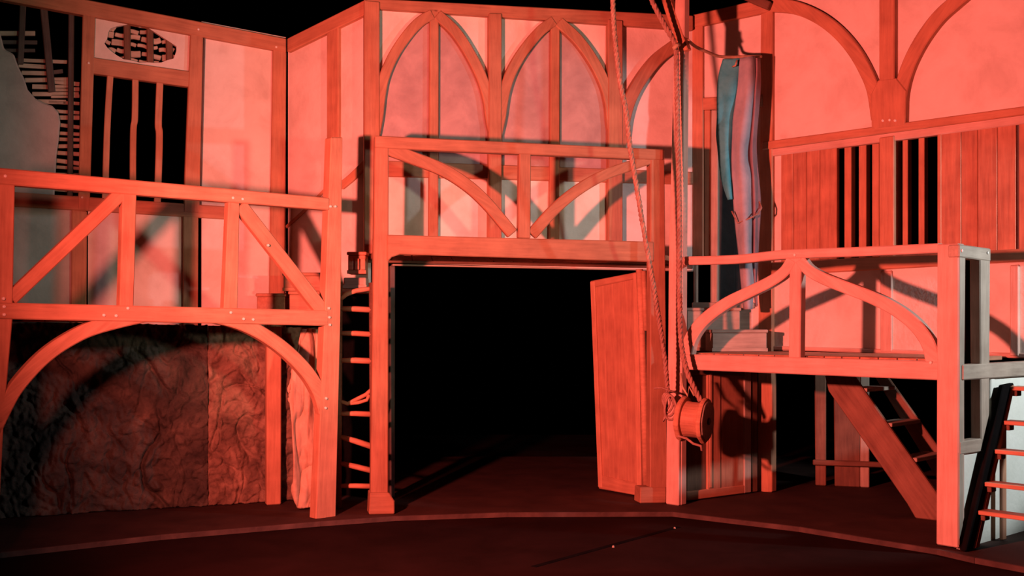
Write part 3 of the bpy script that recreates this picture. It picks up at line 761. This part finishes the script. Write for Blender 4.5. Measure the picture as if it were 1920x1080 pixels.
# ------------------------------------------------------------------ hanging cloth
PL_C = Plane((1345, 15.15), (1430, 15.0))
hc = root('hanging_cloth', PL_C.P(1395, 580), 'torn blue cloth lengths hanging on a rope beside the doorway', 'cloth')
def strip(left, right, mat, off, seed, th=.03):
    L, R = smooth_path([Vector(p) for p in left], 8), smooth_path([Vector(p) for p in right], 8)
    n = 40
    def samp(c, t):
        x = t * (len(c) - 1); i = min(int(x), len(c) - 2)
        return c[i].lerp(c[i + 1], x - i)
    nu = 10
    vs, fs = [], []
    for j in range(n + 1):
        t = j / n
        a, b = samp(L, t), samp(R, t)
        for i in range(nu + 1):
            s = i / nu
            q = a.lerp(b, s)
            bulge = .10 * math.sin(math.pi * s) + .03 * math.sin(s * 7 + seed + t * 3) + .05 * noise.noise(Vector((s * 2, t * 6, seed)))
            vs.append(PL_C.P(q.x, q.y, off + bulge))
    for j in range(n):
        for i in range(nu):
            a = j * (nu + 1) + i
            fs.append([a, a + 1, a + nu + 2, a + nu + 1])
    o = piece('cloth_strip', vs, fs, mat, hc, None, None, 0, True)
    md = o.modifiers.new('thickness', 'SOLIDIFY'); md.thickness = th; md.offset = -1
    return o
strip([(1358, 112), (1351, 135), (1347, 165), (1345, 220), (1344, 262), (1348, 305), (1356, 340), (1368, 374)],
      [(1388, 110), (1386, 140), (1382, 170), (1376, 220), (1371, 262), (1369, 300), (1369, 335), (1370, 374)], 'teal', 0.05, 1.0)
strip([(1389, 110), (1386, 140), (1382, 176), (1375, 240), (1373, 290), (1375, 347), (1381, 420), (1388, 480), (1393, 540), (1398, 580)],
      [(1412, 106), (1412, 150), (1410, 190), (1404, 250), (1401, 290), (1407, 330), (1410, 395), (1409, 470), (1411, 530), (1410, 580)], 'bluegrey', 0.10, 2.3)
strip([(1411, 108), (1411, 150), (1409, 200), (1403, 265), (1404, 300), (1408, 340), (1410, 400), (1411, 470), (1413, 540), (1416, 575)],
      [(1425, 110), (1427, 150), (1424, 200), (1419, 262), (1420, 300), (1424, 340), (1427, 385), (1424, 440), (1421, 500), (1420, 570)], 'mauve', 0.02, 4.1)
tube('binding_cord', [PL_C.P(1372, 396, .2), PL_C.P(1383, 418, .24), PL_C.P(1405, 410, .26), PL_C.P(1422, 400, .17), PL_C.P(1428, 390, .08), PL_C.P(1424, 378, .06)], .012, 'rope', hc, 6)
for x, y in ((1379, 121), (1405, 119)):
    tube('tie', [PL_C.P(x - 5, y + 4, .16), PL_C.P(x, y + 2, .22), PL_C.P(x + 3, y - 8, .2)], .014, 'cord', hc, 6)
tc_ = tube('rope', smooth_path([at(1290, 76, 14.2), at(1305, 88, 14.45), at(1325, 97, 14.65), at(1345, 105, 14.85), at(1370, 107, 14.95), at(1400, 106, 14.98), at(1428, 106, 15.05)], 5), .022, 'cord', None)
tag(tc_, 'thin tan cord from the mast to the top of the blue cloth', 'rope', None, 'ropes on the set')

# ------------------------------------------------------------------ right gallery
rg = root('timber_gallery', PL_RF.P(1560, PL_RF.floor_y(1560)), 'gallery with an ogee-shaped curved brace under its handrail', 'gallery', None, 'timber galleries of the set')
ribbon('rail', PL_RF, [(1280, 489), (1380, 486), (1470, 477), (1600, 472), (1760, 465)], 16, -0.12, 0.01, 'timber_pale', rg, 18)
slab('king_post', PL_RF, [(1480, 482), (1502, 481), (1500, 672), (1478, 671)], -0.12, -0.005, 'timber_pale', rg)
ribbon('arch_brace', PL_RF, [(1285, 665), (1291, 640), (1305, 615), (1327, 592), (1363, 567), (1404, 547), (1446, 526), (1470, 508), (1484, 486)], 23, -0.1, 0.0, 'timber_pale', rg, 20)
ribbon('arch_brace', PL_RF, [(1498, 486), (1514, 506), (1542, 522), (1587, 540), (1638, 560), (1683, 584), (1717, 612), (1740, 646), (1750, 685)], 20, -0.1, 0.0, 'timber_pale', rg, 28)
slab('beam', PL_RF, [(1284, 664), (1760, 678), (1760, 713), (1284, 693)], -0.14, 0.012, 'timber_pale', rg)
slab('post', PL_RF, [(1757, 458), (1797, 456), (1797, 1028), (1755, 1021)], -0.12, 0.02, 'timber_pale', rg)
a0, a1 = PL_RF.P(1286, 664, -.14), PL_RF.P(1757, 680, -.14)
b0, b1 = PL_RW.P(1400, 655, .12), PL_RW.P(1880, 668, .12)
deck(rg, a0, a1, b0, b1, 1.98, 2.03, 15, 'plank')
# open end frame
E0, E1 = -0.10, 0.02
slab('end_rail', PL_EF, [(1799, 458), (1858, 466), (1858, 490), (1799, 482)], E0, E1 + .01, 'step', rg)
slab('end_post', PL_EF, [(1838, 480), (1857, 482), (1855, 845), (1840, 845)], E0, E1, 'step', rg)
slab('end_post', PL_EF, [(1799, 470), (1811, 470), (1806, 1020), (1798, 1024)], E0, E1 - .005, 'step', rg)
slab('end_beam', PL_EF, [(1806, 684), (2030, 672), (2030, 698), (1806, 713)], E0, E1 + .012, 'step', rg)
slab('end_rail', PL_EF, [(1800, 828), (1856, 820), (1856, 845), (1800, 853)], E0, E1, 'step', rg)
slab('end_panel', PL_EF, [(1799, 848), (1872, 838), (1872, PL_EF.floor_y(1872)), (1800, PL_EF.floor_y(1800))], E0 + .05, -0.01, 'plaster_white', rg, 0)
slab('end_panel', PL_EF, [(1858, 706), (2030, 694), (2030, PL_EF.floor_y(2030)), (1872, PL_EF.floor_y(1872)), (1872, 838), (1858, 840)], E0 + .05, -0.012, 'plaster_white', rg, 0)
slab('end_board', PL_EF, [(1818, 484), (1842, 486), (1842, 684), (1818, 690)], -0.20, -0.14, 'black', rg, 0)  # black sheets added behind both openings to make them dark
slab('end_board', PL_EF, [(1808, 708), (1842, 704), (1842, 828), (1808, 832)], -0.20, -0.14, 'black', rg, 0)
slab('end_post', PL_EF, [(1858, 700), (1866, 700), (1864, 845), (1857, 845)], E0, 0.0, 'plaster_white', rg)
for x, y in ((1804, 470), (1852, 474), (1745, 680), (1490, 478)):
    nail(PL_EF if x > 1798 else PL_RF, x, y, .035 if x > 1798 else .02, rg, .02)

# ------------------------------------------------------------------ steps in front of the doorway
U = PL_RF.u
crate('door_step', 1334, 1442, 14.75, zz(618, 14.75), 2.034, .42, 'step', 'lower wooden step on the gallery deck before the doorway', 'step', grp='steps to the doorway', u=(1, 0.06, 0))
crate('door_step', 1286, 1390, 15.25, zz(577, 15.25), 2.034, .5, 'step', 'upper wooden step just under the doorway threshold', 'step', grp='steps to the doorway', u=(1, 0.0, 0))

# ------------------------------------------------------------------ staircase under the right gallery
PL_S = Plane((1735, 13.2), (1570, 14.04))
st = root('staircase', PL_S.P(1720, PL_S.floor_y(1720)), 'open staircase with a wide stringer in shadow under the gallery', 'staircase')
yb = PL_S.floor_y(1720, .0)
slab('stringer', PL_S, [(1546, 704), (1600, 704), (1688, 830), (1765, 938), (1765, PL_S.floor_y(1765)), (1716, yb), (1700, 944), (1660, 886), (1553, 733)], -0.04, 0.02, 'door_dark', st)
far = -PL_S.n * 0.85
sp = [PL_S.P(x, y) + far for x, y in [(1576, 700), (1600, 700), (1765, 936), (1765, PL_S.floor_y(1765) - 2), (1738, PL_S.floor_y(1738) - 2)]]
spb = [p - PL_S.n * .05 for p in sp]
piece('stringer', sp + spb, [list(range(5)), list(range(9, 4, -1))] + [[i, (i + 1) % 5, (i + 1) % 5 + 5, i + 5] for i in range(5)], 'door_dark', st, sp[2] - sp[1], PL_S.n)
for x, y in ((1604, 727), (1650, 792), (1696, 857), (1738, 918)):
    p = PL_S.P(x, y, -.02)
    u = PL_S.u if PL_S.u.x > 0 else -PL_S.u
    block('tread', p - u * .10, u, -PL_S.n, .26, .82, p.z - .05, p.z, 'step', st, .006)
PL_U = Plane((1527, 16.0), (1640, 15.75))
uf = root('back_frame', PL_U.P(1580, PL_U.floor_y(1580)), 'post and panel frame in shadow behind the open staircase', 'frame')
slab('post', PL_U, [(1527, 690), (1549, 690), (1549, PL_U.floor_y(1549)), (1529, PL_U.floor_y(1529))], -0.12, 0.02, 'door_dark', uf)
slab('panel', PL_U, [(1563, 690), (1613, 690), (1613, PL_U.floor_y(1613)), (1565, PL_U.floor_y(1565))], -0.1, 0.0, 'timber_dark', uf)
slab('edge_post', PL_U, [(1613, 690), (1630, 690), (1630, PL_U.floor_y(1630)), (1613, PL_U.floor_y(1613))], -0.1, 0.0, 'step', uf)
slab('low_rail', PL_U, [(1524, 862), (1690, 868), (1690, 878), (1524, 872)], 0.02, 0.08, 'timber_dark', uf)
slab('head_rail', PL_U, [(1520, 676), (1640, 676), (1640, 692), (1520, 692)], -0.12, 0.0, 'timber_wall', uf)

# ------------------------------------------------------------------ step ladder at the gallery end
PL_SL = PL_EF.shifted(0.085)
sl = root('step_ladder', PL_SL.P(1840, PL_SL.floor_y(1840)), 'steep open-tread stair leaning on the white gallery end', 'staircase')
zb0 = PL_SL.floor_y(1812)
slab('stringer', PL_SL, [(1882, 722), (1902, 718), (1833, PL_SL.floor_y(1833)), (1810, PL_SL.floor_y(1810))], -0.04, 0.02, 'black', sl)  # side painted black for its shade; front strip keeps the wood tone
slab('front_edge', PL_SL, [(1899, 724), (1904, 722), (1837, PL_SL.floor_y(1837)), (1828, PL_SL.floor_y(1828))], -0.03, 0.04, 'door', sl)
tread_px = [(1898, 724), (1884, 788), (1868, 842), (1850, 903), (1838, 956)]
for x, y in tread_px:
    p = PL_SL.P(x, y, .02)
    block('tread', p - PL_SL.u * .06 * (1 if PL_SL.u.x > 0 else -1), PL_SL.u if PL_SL.u.x > 0 else -PL_SL.u, PL_SL.n, .20, 1.3, p.z - .045, p.z, 'timber', sl, .006)
    block('bracket', p - PL_SL.u * .02 * (1 if PL_SL.u.x > 0 else -1), PL_SL.u if PL_SL.u.x > 0 else -PL_SL.u, PL_SL.n, .12, .06, p.z - .11, p.z - .045, 'timber_dark', sl, .006)
q = [v + PL_SL.n * 1.3 for v in [PL_SL.P(1891, 720), PL_SL.P(1902, 718), PL_SL.P(1834, PL_SL.floor_y(1834)), PL_SL.P(1820, PL_SL.floor_y(1820))]]
qb = [v + PL_SL.n * .05 for v in q]
piece('stringer', q + qb, [[0, 1, 2, 3], [7, 6, 5, 4]] + [[i, (i + 1) % 4, (i + 1) % 4 + 4, i + 4] for i in range(4)], 'timber_dark', sl, q[2] - q[1], PL_SL.n)
slab('back_leg', PL_SL, [(1880, 790), (1888, 790), (1888, PL_SL.floor_y(1888)), (1880, PL_SL.floor_y(1880))], -.02, 0.02, 'timber', sl)
